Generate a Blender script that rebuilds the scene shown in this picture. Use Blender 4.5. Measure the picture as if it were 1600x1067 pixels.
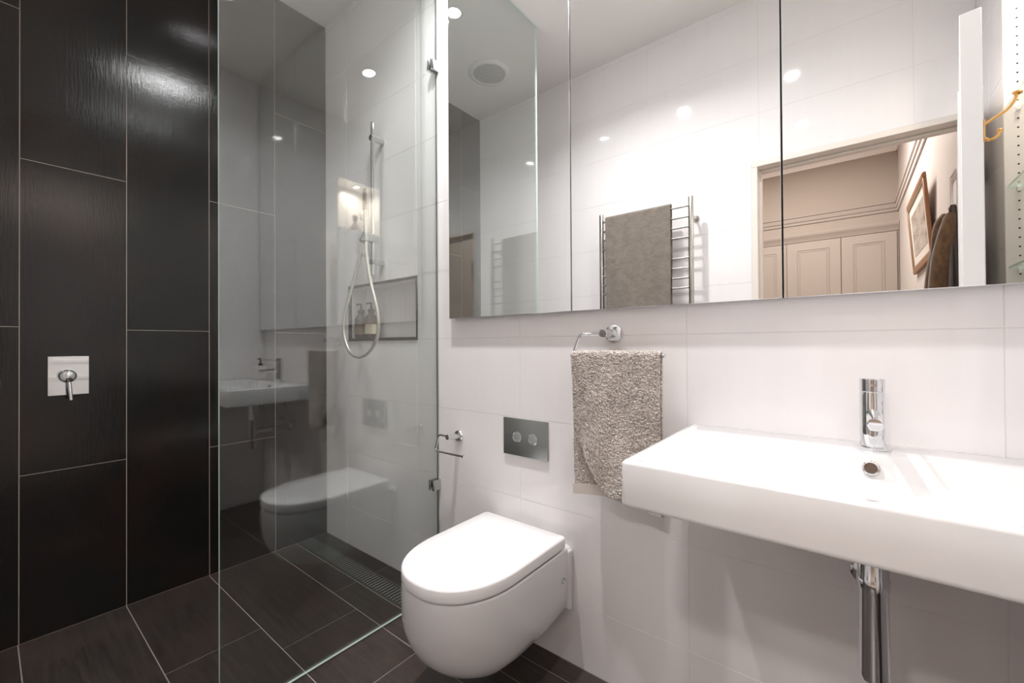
import bpy, bmesh, math, random
from mathutils import Vector, Matrix
random.seed(4)
for o in list(bpy.data.objects): bpy.data.objects.remove(o)
sc = bpy.context.scene
COL = sc.collection
PI = math.pi

# ------------------------------------------------------------------ camera
F_PX, YAW, PITCH, ROLL = 658.67, 0.672, 0.007, -0.0064
CAM = Vector((0.0, -1.2744, 1.1062))
w = Vector((-math.sin(YAW)*math.cos(PITCH), math.cos(YAW)*math.cos(PITCH), math.sin(PITCH)))
r0 = Vector((math.cos(YAW), math.sin(YAW), 0)); u0 = r0.cross(w)
rr = r0*math.cos(ROLL) + u0*math.sin(ROLL); uu = rr.cross(w)
cd = bpy.data.cameras.new('camera'); cam = bpy.data.objects.new('camera', cd); COL.objects.link(cam)
cd.sensor_fit = 'HORIZONTAL'; cd.sensor_width = 36.0; cd.lens = F_PX/1600*36; cd.clip_start = 0.01
mw = Matrix((rr, uu, -w)).transposed().to_4x4(); mw.translation = CAM
cam.matrix_world = mw
sc.camera = cam
# ------------------------------------------------------------------ world / exposure
wd = bpy.data.worlds.new('world'); sc.world = wd; wd.use_nodes = True
wd.node_tree.nodes['Background'].inputs[0].default_value = (1, .95, .9, 1)
wd.node_tree.nodes['Background'].inputs[1].default_value = 0.0
sc.view_settings.view_transform = 'Standard'; sc.view_settings.look = 'None'
sc.view_settings.gamma = 1.0; sc.view_settings.use_curve_mapping = False
sc.view_settings.exposure = 1.14
DOWNLIGHT_W, DOWNLIGHT_COL, DOWNLIGHT_SPREAD = 3.3, (1, .975, .985), math.radians(136)
SHOWER_W, MID_W = .65, 8.9
NICHE_W, NICHE_COL = 1.3, (1, .88, .76)
HALL_FILL_W, HALL_FILL_COL = 12.5, (1, .93, .88)  # added out-of-view lamps that brighten the bathroom through the doorway
LENS = 70.0               # glow of the lamp lenses themselves
sc.cycles.max_bounces = 16; sc.cycles.diffuse_bounces = 8; sc.cycles.glossy_bounces = 10; sc.cycles.transparent_max_bounces = 24

# ------------------------------------------------------------------ measures of the room
XL, XR = -2.4224, 0.44           # dark wall, right wall
D = 1.41                         # wall with the doorway is y = -D
C = 3.004                        # ceiling
XG = -1.435                      # shower glass
M = -0.03                        # mirror face
HX, HY, HC = 0.41, -4.44, 3.10   # hall right wall, hall far wall, hall ceiling
WALLT = 0.12

# ------------------------------------------------------------------ materials
def newmat(name):
    m = bpy.data.materials.new(name); m.use_nodes = True
    nt = m.node_tree; b = nt.nodes['Principled BSDF']
    return m, nt, b
def P(name, col, rough=.5, metal=0., spec=.5, coat=0., **k):
    m, nt, b = newmat(name)
    b.inputs['Base Color'].default_value = (*col, 1)
    b.inputs['Roughness'].default_value = rough
    b.inputs['Metallic'].default_value = metal
    b.inputs['Specular IOR Level'].default_value = spec
    b.inputs['Coat Weight'].default_value = coat
    b.inputs['Coat Roughness'].default_value = .03
    for kk, v in k.items(): b.inputs[kk.replace('_', ' ')].default_value = v
    return m
def nd(nt, t, **k):
    n = nt.nodes.new(t)
    for a, v in k.items(): setattr(n, a, v)
    return n
def coords(nt, scale, kind='Object'):
    tc = nd(nt, 'ShaderNodeTexCoord'); mp = nd(nt, 'ShaderNodeMapping')
    mp.inputs['Scale'].default_value = scale
    nt.links.new(tc.outputs[kind], mp.inputs['Vector'])
    return mp.outputs['Vector']
def noise(nt, vec, scale, detail=4, rough=.55):
    n = nd(nt, 'ShaderNodeTexNoise'); n.inputs['Scale'].default_value = scale
    n.inputs['Detail'].default_value = detail; n.inputs['Roughness'].default_value = rough
    nt.links.new(vec, n.inputs['Vector']); return n.outputs['Fac']
def ramp(nt, fac, stops):
    r = nd(nt, 'ShaderNodeValToRGB'); e = r.color_ramp.elements
    while len(e) < len(stops): e.new(.5)
    for i, (p, c) in enumerate(stops): e[i].position = p; e[i].color = (*c, 1)
    nt.links.new(fac, r.inputs['Fac']); return r.outputs['Color']
def bump(nt, h, strength, dist, prev=None):
    b = nd(nt, 'ShaderNodeBump'); b.inputs['Strength'].default_value = strength
    b.inputs['Distance'].default_value = dist; nt.links.new(h, b.inputs['Height'])
    if prev: nt.links.new(prev, b.inputs['Normal'])
    return b.outputs['Normal']
def mixc(nt, fac, a, b, mode='MIX'):
    m = nd(nt, 'ShaderNodeMix', data_type='RGBA', blend_type=mode)
    if isinstance(fac, float): m.inputs[0].default_value = fac
    else: nt.links.new(fac, m.inputs[0])
    for i, s in ((6, a), (7, b)):
        if isinstance(s, tuple): m.inputs[i].default_value = (*s, 1)
        else: nt.links.new(s, m.inputs[i])
    return m.outputs[2]

def dark_tile(name, streak, cols, rough, bstr, spec=.5):
    """brown-black porcelain with a linen-like streak along one axis"""
    m, nt, b = newmat(name)
    v = coords(nt, streak)
    s1 = noise(nt, v, 9, 6, .65); s2 = noise(nt, v, 40, 3, .6)
    pv = coords(nt, (1, 1, 1)); patch = noise(nt, pv, 3.2, 5, .6)
    base = ramp(nt, s1, [(.3, cols[0]), (.7, cols[1])])
    red = mixc(nt, ramp(nt, patch, [(.48, (0, 0, 0)), (.68, (1, 1, 1))]), base, cols[2])
    geo = nd(nt, 'ShaderNodeNewGeometry')
    rv = nd(nt, 'ShaderNodeMapRange'); rv.inputs['To Min'].default_value = .82; rv.inputs['To Max'].default_value = 1.15
    nt.links.new(geo.outputs['Random Per Island'], rv.inputs['Value'])
    out = mixc(nt, 1.0, red, rv.outputs[0], 'MULTIPLY')
    nt.links.new(out, b.inputs['Base Color'])
    b.inputs['Roughness'].default_value = rough; b.inputs['Specular IOR Level'].default_value = spec
    n1 = bump(nt, s1, bstr, .002); n2 = bump(nt, s2, bstr*.5, .0012, n1)
    pv2 = noise(nt, coords(nt, (1, 1, 1)), 70, 3, .6); n3 = bump(nt, pv2, bstr*.5, .0014, n2)
    nt.links.new(n3, b.inputs['Normal'])
    return m
MT = {}
MT['dark_wall'] = dark_tile('dark_wall_tile', (1, 14, 1.5), ((.0045, .0042, .004), (.0105, .0095, .0088), (.017, .0095, .0075)), .145, .22, .5)
MT['dark_floor'] = dark_tile('dark_floor_tile', (.6, 7, 1), ((.024, .019, .0165), (.066, .053, .047), (.066, .044, .036)), .32, .08)
MT['grout'] = P('grout', (.38, .325, .28), .85)
MT['grout_white'] = P('pale_grout', (.80, .78, .775), .8)
def white_tile(name, col, streak):
    m, nt, b = newmat(name)
    s = noise(nt, coords(nt, streak), 30, 3, .6)
    nt.links.new(ramp(nt, s, [(.3, tuple(c*.985 for c in col)), (.7, col)]), b.inputs['Base Color'])
    b.inputs['Roughness'].default_value = .055
    nt.links.new(bump(nt, s, .03, .001), b.inputs['Normal'])
    return m
MT['white_tile'] = white_tile('white_tile', (.87, .85, .85), (1, 1, .08))
MT['ceiling'] = P('ceiling_paint', (.93, .905, .88), .9)
MT['cream_paint'] = P('cream_paint', (.38, .325, .285), .55)
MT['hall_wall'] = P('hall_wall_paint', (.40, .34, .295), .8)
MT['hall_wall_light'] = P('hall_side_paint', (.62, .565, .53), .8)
MT['door_paint'] = P('door_paint', (.84, .82, .80), .35)
MT['frame_paint'] = P('door_frame_paint', (.78, .72, .66), .4)
MT['carpet'] = P('hall_carpet', (.42, .34, .28), .95)
MT['ceramic'] = P('white_ceramic', (.77, .77, .775), .06, coat=.3)
MT['plastic_white'] = P('white_plastic', (.86, .85, .85), .12)
MT['chrome'] = P('chrome', (.76, .77, .78), .04, 1)
MT['satin_chrome'] = P('satin_chrome', (.60, .61, .61), .12, 1)
MT['steel'] = P('brushed_steel', (.62, .59, .55), .22, 1)
MT['dark_steel'] = P('dark_steel', (.22, .22, .21), .38, 1)
MT['drain_steel'] = P('worn_drain_steel', (.46, .46, .44), .35, .9)
MT['flush_grey'] = P('grey_satin_plate', (.34, .355, .345), .32, .8)
MT['bronze'] = P('dark_bronze_trim', (.14, .125, .11), .25, 1)
MT['mirror'] = P('mirror_silver', (.93, .94, .935), .0, 1)
MT['mirror_edge'] = P('mirror_edge', (.88, .90, .90), .2, .9)
MT['black'] = P('matt_black_plastic', (.012, .012, .012), .4)
MT['recess'] = P('dark_recess', (.01, .01, .01), .8)
MT['hose'] = P('metal_hose', (.80, .77, .70), .28, .75)
MT['copper'] = P('dull_copper_face', (.36, .27, .21), .35, .6)
MT['brass'] = P('polished_brass', (.90, .52, .17), .16, 1)
MT['soap_white'] = P('white_soap_bottle', (.80, .76, .73), .35)
MT['label_cream'] = P('cream_label', (.62, .56, .43), .6)
MT['label_tan'] = P('tan_label', (.26, .19, .12), .6)
MT['oak'] = P('picture_frame_wood', (.30, .14, .06), .4)
MT['gilt'] = P('dull_gilt_wood', (.36, .26, .18), .4, .3)
MT['mount'] = P('picture_mount', (.74, .68, .62), .7)
MT['clay'] = P('pale_figure_clay', (.55, .42, .33), .6)
MT['melamine'] = P('shelf_panel_white', (.84, .81, .79), .3)
m, nt, b = newmat('amber_glass'); MT['amber'] = m
b.inputs['Base Color'].default_value = (.055, .022, .010, 1); b.inputs['Roughness'].default_value = .08; b.inputs['Coat Weight'].default_value = .5
m, nt, b = newmat('blue_glass'); MT['blue_glass'] = m
b.inputs['Base Color'].default_value = (.42, .60, .62, 1); b.inputs['Roughness'].default_value = .08
b.inputs['Transmission Weight'].default_value = .7

def thin_glass(name, F0, tint):
    """clear panel: straight transmission plus a mirror reflection that grows towards grazing"""
    m, nt, b = newmat(name); nt.nodes.remove(b)
    out = nt.nodes['Material Output']
    t = nd(nt, 'ShaderNodeBsdfTransparent'); t.inputs[0].default_value = (*tint, 1)
    g = nd(nt, 'ShaderNodeBsdfGlossy'); g.inputs['Roughness'].default_value = .0; g.inputs['Color'].default_value = (.97, 1, .99, 1)
    lw = nd(nt, 'ShaderNodeLayerWeight'); lw.inputs['Blend'].default_value = .5
    pw = nd(nt, 'ShaderNodeMath', operation='POWER'); pw.inputs[1].default_value = 5
    nt.links.new(lw.outputs['Facing'], pw.inputs[0])
    mr = nd(nt, 'ShaderNodeMapRange'); mr.inputs['To Min'].default_value = F0; mr.inputs['To Max'].default_value = 1
    nt.links.new(pw.outputs[0], mr.inputs['Value'])
    mx = nd(nt, 'ShaderNodeMixShader'); nt.links.new(mr.outputs[0], mx.inputs[0])
    nt.links.new(t.outputs[0], mx.inputs[1]); nt.links.new(g.outputs[0], mx.inputs[2])
    nt.links.new(mx.outputs[0], out.inputs['Surface'])
    return m
MT['screen_glass'] = thin_glass('screen_glass', .112, (.955, .975, .965))
MT['shelf_glass'] = thin_glass('shelf_glass', .045, (.96, .98, .975))
MT['glass_edge'] = P('green_glass_edge', (.74, .88, .83), .2)
MT['glass_edge_dark'] = P('dark_glass_edge', (.10, .13, .12), .2)

def emit(name, col, s):
    m, nt, b = newmat(name); nt.nodes.remove(b)
    e = nd(nt, 'ShaderNodeEmission'); e.inputs[0].default_value = (*col, 1); e.inputs[1].default_value = s
    nt.links.new(e.outputs[0], nt.nodes['Material Output'].inputs['Surface']); return m
MT['lens'] = emit('downlight_lens', DOWNLIGHT_COL, LENS)
MT['lens_mid'] = MT['lens']
MT['lens_shower'] = emit('shower_lamp_lens', DOWNLIGHT_COL, 9)
MT['lens_niche'] = emit('niche_lamp_lens', NICHE_COL, LENS)
MT['lens_hall_fill'] = emit('hall_fill_lens', HALL_FILL_COL, 8)

def terry(name, c0, c1, sc_=420, st=.9):
    m, nt, b = newmat(name)
    v = coords(nt, (1, 1, 1))
    n = noise(nt, v, sc_, 3, .6); n2 = noise(nt, v, 22, 4, .6)
    base = ramp(nt, n, [(.32, c0), (.68, c1)])
    var = ramp(nt, n2, [(.3, (.82, .82, .82)), (.7, (1.1, 1.1, 1.1))])
    nt.links.new(mixc(nt, 1.0, base, var, 'MULTIPLY'), b.inputs['Base Color'])
    b.inputs['Roughness'].default_value = .95; b.inputs['Specular IOR Level'].default_value = .1
    b.inputs['Sheen Weight'].default_value = .35
    nt.links.new(bump(nt, n, st, .003), b.inputs['Normal']); return m
MT['terry'] = terry('taupe_terry', (.25, .215, .19), (.84, .77, .71), 270, .5)
MT['terry_flat'] = terry('taupe_towel', (.145, .125, .105), (.265, .23, .195), 400, .4)
MT['hem'] = P('woven_hem', (.64, .58, .53), .9)
m, nt, b = newmat('corduroy'); MT['corduroy'] = m
n = noise(nt, coords(nt, (1, 1, .35)), 60, 4, .6)
nt.links.new(ramp(nt, n, [(.3, (.048, .022, .007)), (.7, (.125, .062, .021))]), b.inputs['Base Color'])
b.inputs['Roughness'].default_value = .95; b.inputs['Sheen Weight'].default_value = .3

m, nt, b = newmat('perforated_grille'); MT['grille'] = m      # rows of small round holes
tc = nd(nt, 'ShaderNodeTexCoord')
vo = nd(nt, 'ShaderNodeTexVoronoi'); vo.inputs['Scale'].default_value = 1; vo.inputs['Randomness'].default_value = 0
mp = nd(nt, 'ShaderNodeMapping'); mp.inputs['Scale'].default_value = (118, 118, 0); mp.inputs['Rotation'].default_value = (0, 0, PI/4)
nt.links.new(tc.outputs['Object'], mp.inputs['Vector']); nt.links.new(mp.outputs[0], vo.inputs['Vector'])
nt.links.new(ramp(nt, vo.outputs['Distance'], [(.33, (.05, .05, .048)), (.40, (.78, .77, .74))]), b.inputs['Base Color'])
b.inputs['Roughness'].default_value = .5

m, nt, b = newmat('framed_print'); MT['print'] = m            # a plain pale landscape wash
n = noise(nt, coords(nt, (1, 2.0, 5.5)), 2.6, 5, .6)
nt.links.new(ramp(nt, n, [(.35, (.30, .24, .19)), (.5, (.52, .46, .40)), (.65, (.62, .57, .53))]), b.inputs['Base Color'])
b.inputs['Roughness'].default_value = .08

# ------------------------------------------------------------------ mesh helpers
class MB:
    def __init__(s): s.bm = bmesh.new(); s.mats = []
    def mi(s, mat):
        if mat is None: return 0
        if mat not in s.mats: s.mats.append(mat)
        return s.mats.index(mat)
    def quad(s, pts, mat=None):
        f = s.bm.faces.new([s.bm.verts.new(p) for p in pts]); f.material_index = s.mi(mat); return f
    def box(s, a, b, mat=None, bev=0, seg=2):
        x0, y0, z0 = (min(a[i], b[i]) for i in range(3)); x1, y1, z1 = (max(a[i], b[i]) for i in range(3))
        t = bmesh.new()
        bmesh.ops.create_cube(t, size=1)
        for v in t.verts: v.co = Vector(((v.co.x+.5)*(x1-x0)+x0, (v.co.y+.5)*(y1-y0)+y0, (v.co.z+.5)*(z1-z0)+z0))
        if bev: bmesh.ops.bevel(t, geom=t.edges[:], offset=bev, segments=seg, profile=.5, affect='EDGES')
        s.merge(t, mat); return s
    def merge(s, t, mat=None, mtx=None):
        k = s.mi(mat); vm = {}
        for v in t.verts: vm[v] = s.bm.verts.new(mtx @ v.co if mtx else v.co)
        for f in t.faces:
            try: g = s.bm.faces.new([vm[v] for v in f.verts]); g.material_index = k; g.smooth = f.smooth
            except ValueError: pass
        t.free()
    def rings(s, rs, mat=None, cap0=True, cap1=True, smooth=True, closed=True):
        k = s.mi(mat); vr = [[s.bm.verts.new(p) for p in r] for r in rs]; n = len(vr[0])
        for a, b in zip(vr, vr[1:]):
            for i in range(n if closed else n-1):
                f = s.bm.faces.new((a[i], a[(i+1) % n], b[(i+1) % n], b[i])); f.material_index = k; f.smooth = smooth
        if cap0: f = s.bm.faces.new(vr[0][::-1]); f.material_index = k
        if cap1: f = s.bm.faces.new(vr[-1]); f.material_index = k
        return s
    def lathe(s, prof, org=(0, 0, 0), axis=(0, 0, 1), n=40, mat=None, smooth=True, cap0=True, cap1=True):
        ax = Vector(axis).normalized(); t = ax.orthogonal().normalized(); q = ax.cross(t); o = Vector(org)
        rs = [[o+ax*h+(t*math.cos(2*PI*i/n)+q*math.sin(2*PI*i/n))*r for i in range(n)] for r, h in prof]
        return s.rings(rs, mat, cap0, cap1, smooth)
    def cyl(s, a, b, r, n=28, mat=None, bev=.0015):
        a, b = Vector(a), Vector(b); L = (b-a).length; bv = min(bev, r*.4, L*.3)
        return s.lathe([(r-bv, 0), (r, bv), (r, L-bv), (r-bv, L)], a, b-a, n, mat)
    def tube(s, pts, r, n=14, mat=None, cap=True):
        pts = [Vector(p) for p in pts]; rs = []; up = None
        for i, p in enumerate(pts):
            d = (pts[min(i+1, len(pts)-1)]-pts[max(i-1, 0)]).normalized()
            if up is None: up = d.orthogonal().normalized()
            up = (up-d*up.dot(d)).normalized(); q = d.cross(up)
            rad = r(i/(len(pts)-1)) if callable(r) else r
            rs.append([p+(up*math.cos(2*PI*k/n)+q*math.sin(2*PI*k/n))*rad for k in range(n)])
        return s.rings(rs, mat, cap, cap)
    def build(s, name, mat=None, parent=None, smooth_angle=None, flip=False, recalc=True):
        if recalc: bmesh.ops.recalc_face_normals(s.bm, faces=s.bm.faces[:])
        me = bpy.data.meshes.new(name); s.bm.to_mesh(me); s.bm.free()
        me.set_sharp_from_angle(angle=math.radians(38))
        for mm in (s.mats or [mat]): me.materials.append(MT[mm] if isinstance(mm, str) else mm)
        o = bpy.data.objects.new(name, me); COL.objects.link(o)
        if parent: 
            o.parent = parent
            o.matrix_parent_inverse = Matrix.Identity(4)
            o.location = -Vector(parent.location) if parent.parent is None and parent.type == 'EMPTY' else Vector((0, 0, 0))
        return o
def curve(pts, n=12):
    """smooth Catmull-Rom through the points"""
    P_ = [Vector(p) for p in pts]; out = []
    for i in range(len(P_)-1):
        p0, p1, p2, p3 = P_[max(i-1, 0)], P_[i], P_[i+1], P_[min(i+2, len(P_)-1)]
        for k in range(n):
            t = k/n
            out.append(.5*((2*p1)+(p2-p0)*t+(2*p0-5*p1+4*p2-p3)*t*t+(3*p1-p0-3*p2+p3)*t**3))
    return out+[P_[-1]]
def fillet(pts, r, n=6):
    P_ = [Vector(p) for p in pts]; out = [P_[0]]
    for a, b_, c in zip(P_, P_[1:], P_[2:]):
        d0 = (a-b_).normalized(); d1 = (c-b_).normalized()
        s_, e_ = b_+d0*r, b_+d1*r
        for k in range(n+1):
            t = k/n; out.append(s_*(1-t)**2+b_*2*t*(1-t)+e_*t*t)
    return out+[P_[-1]]
def thing(name, label, cat, loc, group=None):
    o = bpy.data.objects.new(name, None); COL.objects.link(o); o.location = loc
    o.empty_display_size = .05
    return tag(o, label, cat, group)
def tag(o, label, cat, group=None):
    o['label'] = label; o['category'] = cat
    if group: o['group'] = group
    return o
def struct(o): o['kind'] = 'structure'; return o
def copy_tree(o, loc, label=None):
    c = o.copy(); COL.objects.link(c); c.location = loc
    if label: c['label'] = label
    def rec(src, dst):
        for ch in list(src.children):
            d = ch.copy(); COL.objects.link(d); d.parent = dst; rec(ch, d)
    rec(o, c); return c
def rrect(x0, y0, x1, y1, r, z, n=5):
    out = []
    for cx, cy, a0 in ((x1-r, y1-r, 0), (x0+r, y1-r, PI/2), (x0+r, y0+r, PI), (x1-r, y0+r, 1.5*PI)):
        for k in range(n+1):
            a = a0+PI/2*k/n; out.append(Vector((cx+r*math.cos(a), cy+r*math.sin(a), z)))
    return out

# ------------------------------------------------------------------ room shell
def slab(mb, ax, p0, p1, u, v, holes, mat):
    """wall slab between p0 and p1 along axis ax, spanning u x v, with rectangular holes"""
    us = sorted({u[0], u[1], *[h[0] for h in holes], *[h[2] for h in holes]})
    vs = sorted({v[0], v[1], *[h[1] for h in holes], *[h[3] for h in holes]})
    for a, b_ in zip(us, us[1:]):
        for c, d in zip(vs, vs[1:]):
            cu, cv = (a+b_)/2, (c+d)/2
            if any(h[0] < cu < h[2] and h[1] < cv < h[3] for h in holes): continue
            if ax == 0: mb.box((p0, a, c), (p1, b_, d), mat)
            elif ax == 1: mb.box((a, p0, c), (b_, p1, d), mat)
            else: mb.box((a, c, p0), (b_, d, p1), mat)
def tiles(mb, ax, pos, out, rects, gap, mat, th=.0012):
    """thin tiles standing proud of the grout by th on the side given by out (+1/-1)"""
    g = gap/2; e = .0005
    for a, c, b_, d in rects:
        if b_-a < .006 or d-c < .006: continue
        lo = [(a+g, c+g), (b_-g, c+g), (b_-g, d-g), (a+g, d-g)]
        hi = [(a+g+e, c+g+e), (b_-g-e, c+g+e), (b_-g-e, d-g-e), (a+g+e, d-g-e)]
        def pt(q, h):
            p = pos+out*h
            return (p, q[0], q[1]) if ax == 0 else (q[0], p, q[1]) if ax == 1 else (q[0], q[1], p)
        k = mb.mi(mat); L = [mb.bm.verts.new(pt(q, 0)) for q in lo]; H = [mb.bm.verts.new(pt(q, th)) for q in hi]
        fs = [mb.bm.faces.new(H)]
        for i in range(4): fs.append(mb.bm.faces.new((L[i], L[(i+1) % 4], H[(i+1) % 4], H[i])))
        for f in fs: f.material_index = k
        nrm = fs[0].normal; fs[0].normal_update()
        want = Vector((0, 0, 0)); want[ax] = out
        if fs[0].normal.dot(want) < 0:
            for f in fs: f.normal_flip()
def clip(rects, hole):
    res = []
    for a, c, b_, d in rects:
        h0, h1, h2, h3 = hole
        if b_ <= h0 or a >= h2 or d <= h1 or c >= h3: res.append((a, c, b_, d)); continue
        if c < h1: res.append((a, c, b_, h1))
        if d > h3: res.append((a, h3, b_, d))
        if a < h0: res.append((a, max(c, h1), h0, min(d, h3)))
        if b_ > h2: res.append((h2, max(c, h1), b_, min(d, h3)))
    return res
TH = .0012
# dark wall on the left: upright tiles 300 x 1195, staggered
mb = MB(); slab(mb, 0, XL-WALLT, XL-TH, (-1.9, 0.0), (0, C), [], 'grout')
rects = []
cols = [0, -.287, -.588, -.888, -1.188, -1.488, -1.788, -1.9]
for i, (y1, y0) in enumerate(zip(cols, cols[1:])):
    zs = {0: [-.0, 1.179, 2.371, C], 1: [0, .617, 1.8135, C], 2: [0, 1.179, 2.371, C], 3: [0, .6257, 1.8173, C], 4: [0, 1.184, 2.379, C]}[i if i < 5 else 3+(i % 2)]
    for z0, z1 in zip(zs, zs[1:]): rects.append((y0, z0, y1, z1))
tiles(mb, 0, XL-TH, 1, rects, .0025, 'dark_wall')
struct(mb.build('wall_left', None, recalc=False))
# white back wall with the soap niche
NI = (-2.172, 1.134, -1.580, 1.432)
mb = MB(); slab(mb, 1, TH, WALLT, (XL-WALLT, XR+.35), (0, C), [NI], 'grout_white')
zs = [-.089+.3055*i for i in range(12)]; xs = [-2.809+.611*i for i in range(7)]
rects = [(max(a, XL), max(c, 0), min(b_, XR), min(d, C)) for a, b_ in zip(xs, xs[1:]) for c, d in zip(zs, zs[1:]) if c < C and a < XR]
tiles(mb, 1, TH, -1, clip(rects, NI), .0012, 'white_tile')
nd_ = .105                                                # niche lining
mb.box((NI[0], nd_, NI[1]), (NI[2], nd_+.01, NI[3]), 'white_tile')
for z0 in (NI[1], NI[3]-.006): mb.box((NI[0], 0.001, z0), (NI[2], nd_, z0+.006), 'white_tile')
for x0 in (NI[0], NI[2]-.006): mb.box((x0, 0.001, NI[1]+.006), (x0+.006, nd_, NI[3]-.006), 'white_tile')
struct(mb.build('wall_back', recalc=False))
mb = MB(); t_ = .011
for a, b_ in (((NI[0]-.002, -.004, NI[1]-.004), (NI[2]+.002, .012, NI[1]+t_)), ((NI[0]-.002, -.004, NI[3]-t_), (NI[2]+.002, .012, NI[3]+.002)),
              ((NI[0]-.002, -.004, NI[1]+t_), (NI[0]+t_-.002, .012, NI[3]-t_)), ((NI[2]-t_+.002, -.004, NI[1]+t_), (NI[2]+.002, .012, NI[3]-t_))):
    mb.box(a, b_, 'bronze', .001, 1)
struct(mb.build('trim_1'))
# right wall with the shelf recess
RN = (-1.045, 1.13, -.625, 2.53)
mb = MB(); slab(mb, 0, XR+TH, XR+.45, (-D, 0.0), (0, C), [RN], 'grout_white')
ys = [-1.833+.611*i for i in range(4)]
rects = [(max(a, -D), max(c, 0), min(b_, 0), min(d, C)) for a, b_ in zip(ys, ys[1:]) for c, d in zip(zs, zs[1:]) if c < C]
tiles(mb, 0, XR+TH, -1, clip(rects, RN), .0012, 'white_tile')
struct(mb.build('wall_right', recalc=False))
# recess lining: melamine side panels with rows of peg holes, back, top, bottom
RD = .20
mb = MB()
mb.box((XR+RD, RN[0], RN[1]), (XR+RD+.012, RN[2], RN[3]), 'melamine')
mb.box((XR, RN[0], RN[1]), (XR+RD, RN[0]+.012, RN[3]), 'melamine'); mb.box((XR, RN[2]-.012, RN[1]), (XR+RD, RN[2], RN[3]), 'melamine')
mb.box((XR, RN[0]+.012, RN[3]-.012), (XR+RD, RN[2]-.012, RN[3]), 'melamine'); mb.box((XR, RN[0]+.012, RN[1]), (XR+RD, RN[2]-.012, RN[1]+.012), 'melamine')
for zz in [RN[1]+.05+.032*i for i in range(38)]:
    for yy, s_ in ((RN[0]+.012, 1), (RN[2]-.012, -1)):
        for xx in (XR+.033, XR+RD-.033):
            mb.lathe([(.0028, 0), (.0028, .0006)], (xx, yy, zz), (0, s_, 0), 10, 'recess')
struct(mb.build('trim_2'))
# wall with the doorway
DX0, DX1, DZ = -.375, .432, 2.062
mb = MB(); slab(mb, 1, -D-.10, -D-TH, (XL-WALLT, XR+.45), (0, C), [(DX0-.028, -.01, DX1+.006, DZ+.026)], 'grout_white')
xs2 = [-2.809+.611*i for i in range(7)]
rects = [(max(a, XL), max(c, 0), min(b_, XR), min(d, C)) for a, b_ in zip(xs2, xs2[1:]) for c, d in zip(zs, zs[1:]) if c < C and a < XR]
tiles(mb, 1, -D-TH, 1, clip(rects, (DX0-.03, -.01, DX1+.02, DZ+.03)), .0012, 'white_tile')
struct(mb.build('wall_front', recalc=False))
mb = MB()                                                 # door lining and slim architrave
mb.box((DX0-.028, -D-.10, 0), (DX0, -D+.006, DZ), 'frame_paint', .002, 1)
mb.box((DX0-.028, -D-.10, DZ), (DX1+.006, -D+.006, DZ+.026), 'frame_paint', .002, 1)
mb.box((DX1, -D-.10, 0), (DX1+.006, -D+.006, DZ), 'frame_paint')
mb.box((DX0-.002, -D-.10, 0), (DX0+.012, -D-.06, DZ-.001), 'frame_paint', .002, 1)
mb.box((DX0+.012, -D-.10, DZ-.013), (DX1-.001, -D-.06, DZ-.001), 'frame_paint', .002, 1)
struct(mb.build('trim_3'))
# ceiling, floor
mb = MB(); mb.box((XL-WALLT, -D-.05, C), (XR+.45, WALLT, C+.12)); struct(mb.build('ceiling', 'ceiling'))
mb = MB(); mb.box((XL-WALLT, -D-.10, -.12), (XR+.45, WALLT, -TH), 'grout')
DR = (-2.418, -.178, XG-.005, -.078)                      # slot for the linear drain
rows = [0, -.2935, -.59, -.889, -1.19, -1.51]
jn = [[-1.81, -.61, .59], [-1.623, -1.226, -.03], [-1.811, -.611, .589], [-1.41, -.21], [-1.811, -.611, .589]]
rects = []
for (y1, y0), js in zip(zip(rows, rows[1:]), jn):
    e_ = [XL]+[j for j in js if j < XR]+[XR]
    for a, b_ in zip(e_, e_[1:]): rects.append((a, y0, b_, y1))
tiles(mb, 2, -TH, 1, clip(rects, DR), .003, 'dark_floor')
struct(mb.build('floor', recalc=False))

# ------------------------------------------------------------------ hall beyond the doorway
HX0 = -2.2; Y0 = -D-.10
mb = MB(); mb.box((HX0, HY, -.10), (HX+.3, Y0, -.004)); struct(mb.build('floor_hall', 'carpet'))
mb = MB(); mb.box((HX0, HY-.1, HC), (HX+.3, Y0, HC+.1)); struct(mb.build('ceiling_hall', 'ceiling'))
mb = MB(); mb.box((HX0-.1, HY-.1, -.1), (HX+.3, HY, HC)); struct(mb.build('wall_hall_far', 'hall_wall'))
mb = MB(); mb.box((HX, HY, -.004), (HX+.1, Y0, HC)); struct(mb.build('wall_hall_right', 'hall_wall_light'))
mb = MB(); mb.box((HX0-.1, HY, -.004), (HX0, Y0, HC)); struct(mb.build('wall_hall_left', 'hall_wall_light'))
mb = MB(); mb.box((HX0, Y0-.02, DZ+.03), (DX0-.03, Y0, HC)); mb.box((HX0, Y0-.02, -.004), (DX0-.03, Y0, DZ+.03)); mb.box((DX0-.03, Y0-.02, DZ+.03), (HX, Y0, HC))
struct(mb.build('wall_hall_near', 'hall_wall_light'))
def moulding(mb, a, b_, prof, side, mat):
    """extrude a profile (out, up) along a->b_, side = outward normal"""
    a, b_, s_ = Vector(a), Vector(b_), Vector(side)
    mb.rings([[p+s_*o+Vector((0, 0, h)) for o, h in prof] for p in (a, b_)], mat, smooth=False)
rail = [(0, -.045), (.012, -.045), (.014, -.02), (.024, -.012), (.026, .004), (.018, .012), (.020, .03), (.032, .036), (.032, .046), (0, .046)]
mb = MB(); moulding(mb, (HX0, HY, 2.455), (HX, HY, 2.455), rail, (0, 1, 0), 'cream_paint'); struct(mb.build('trim_4'))
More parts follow.
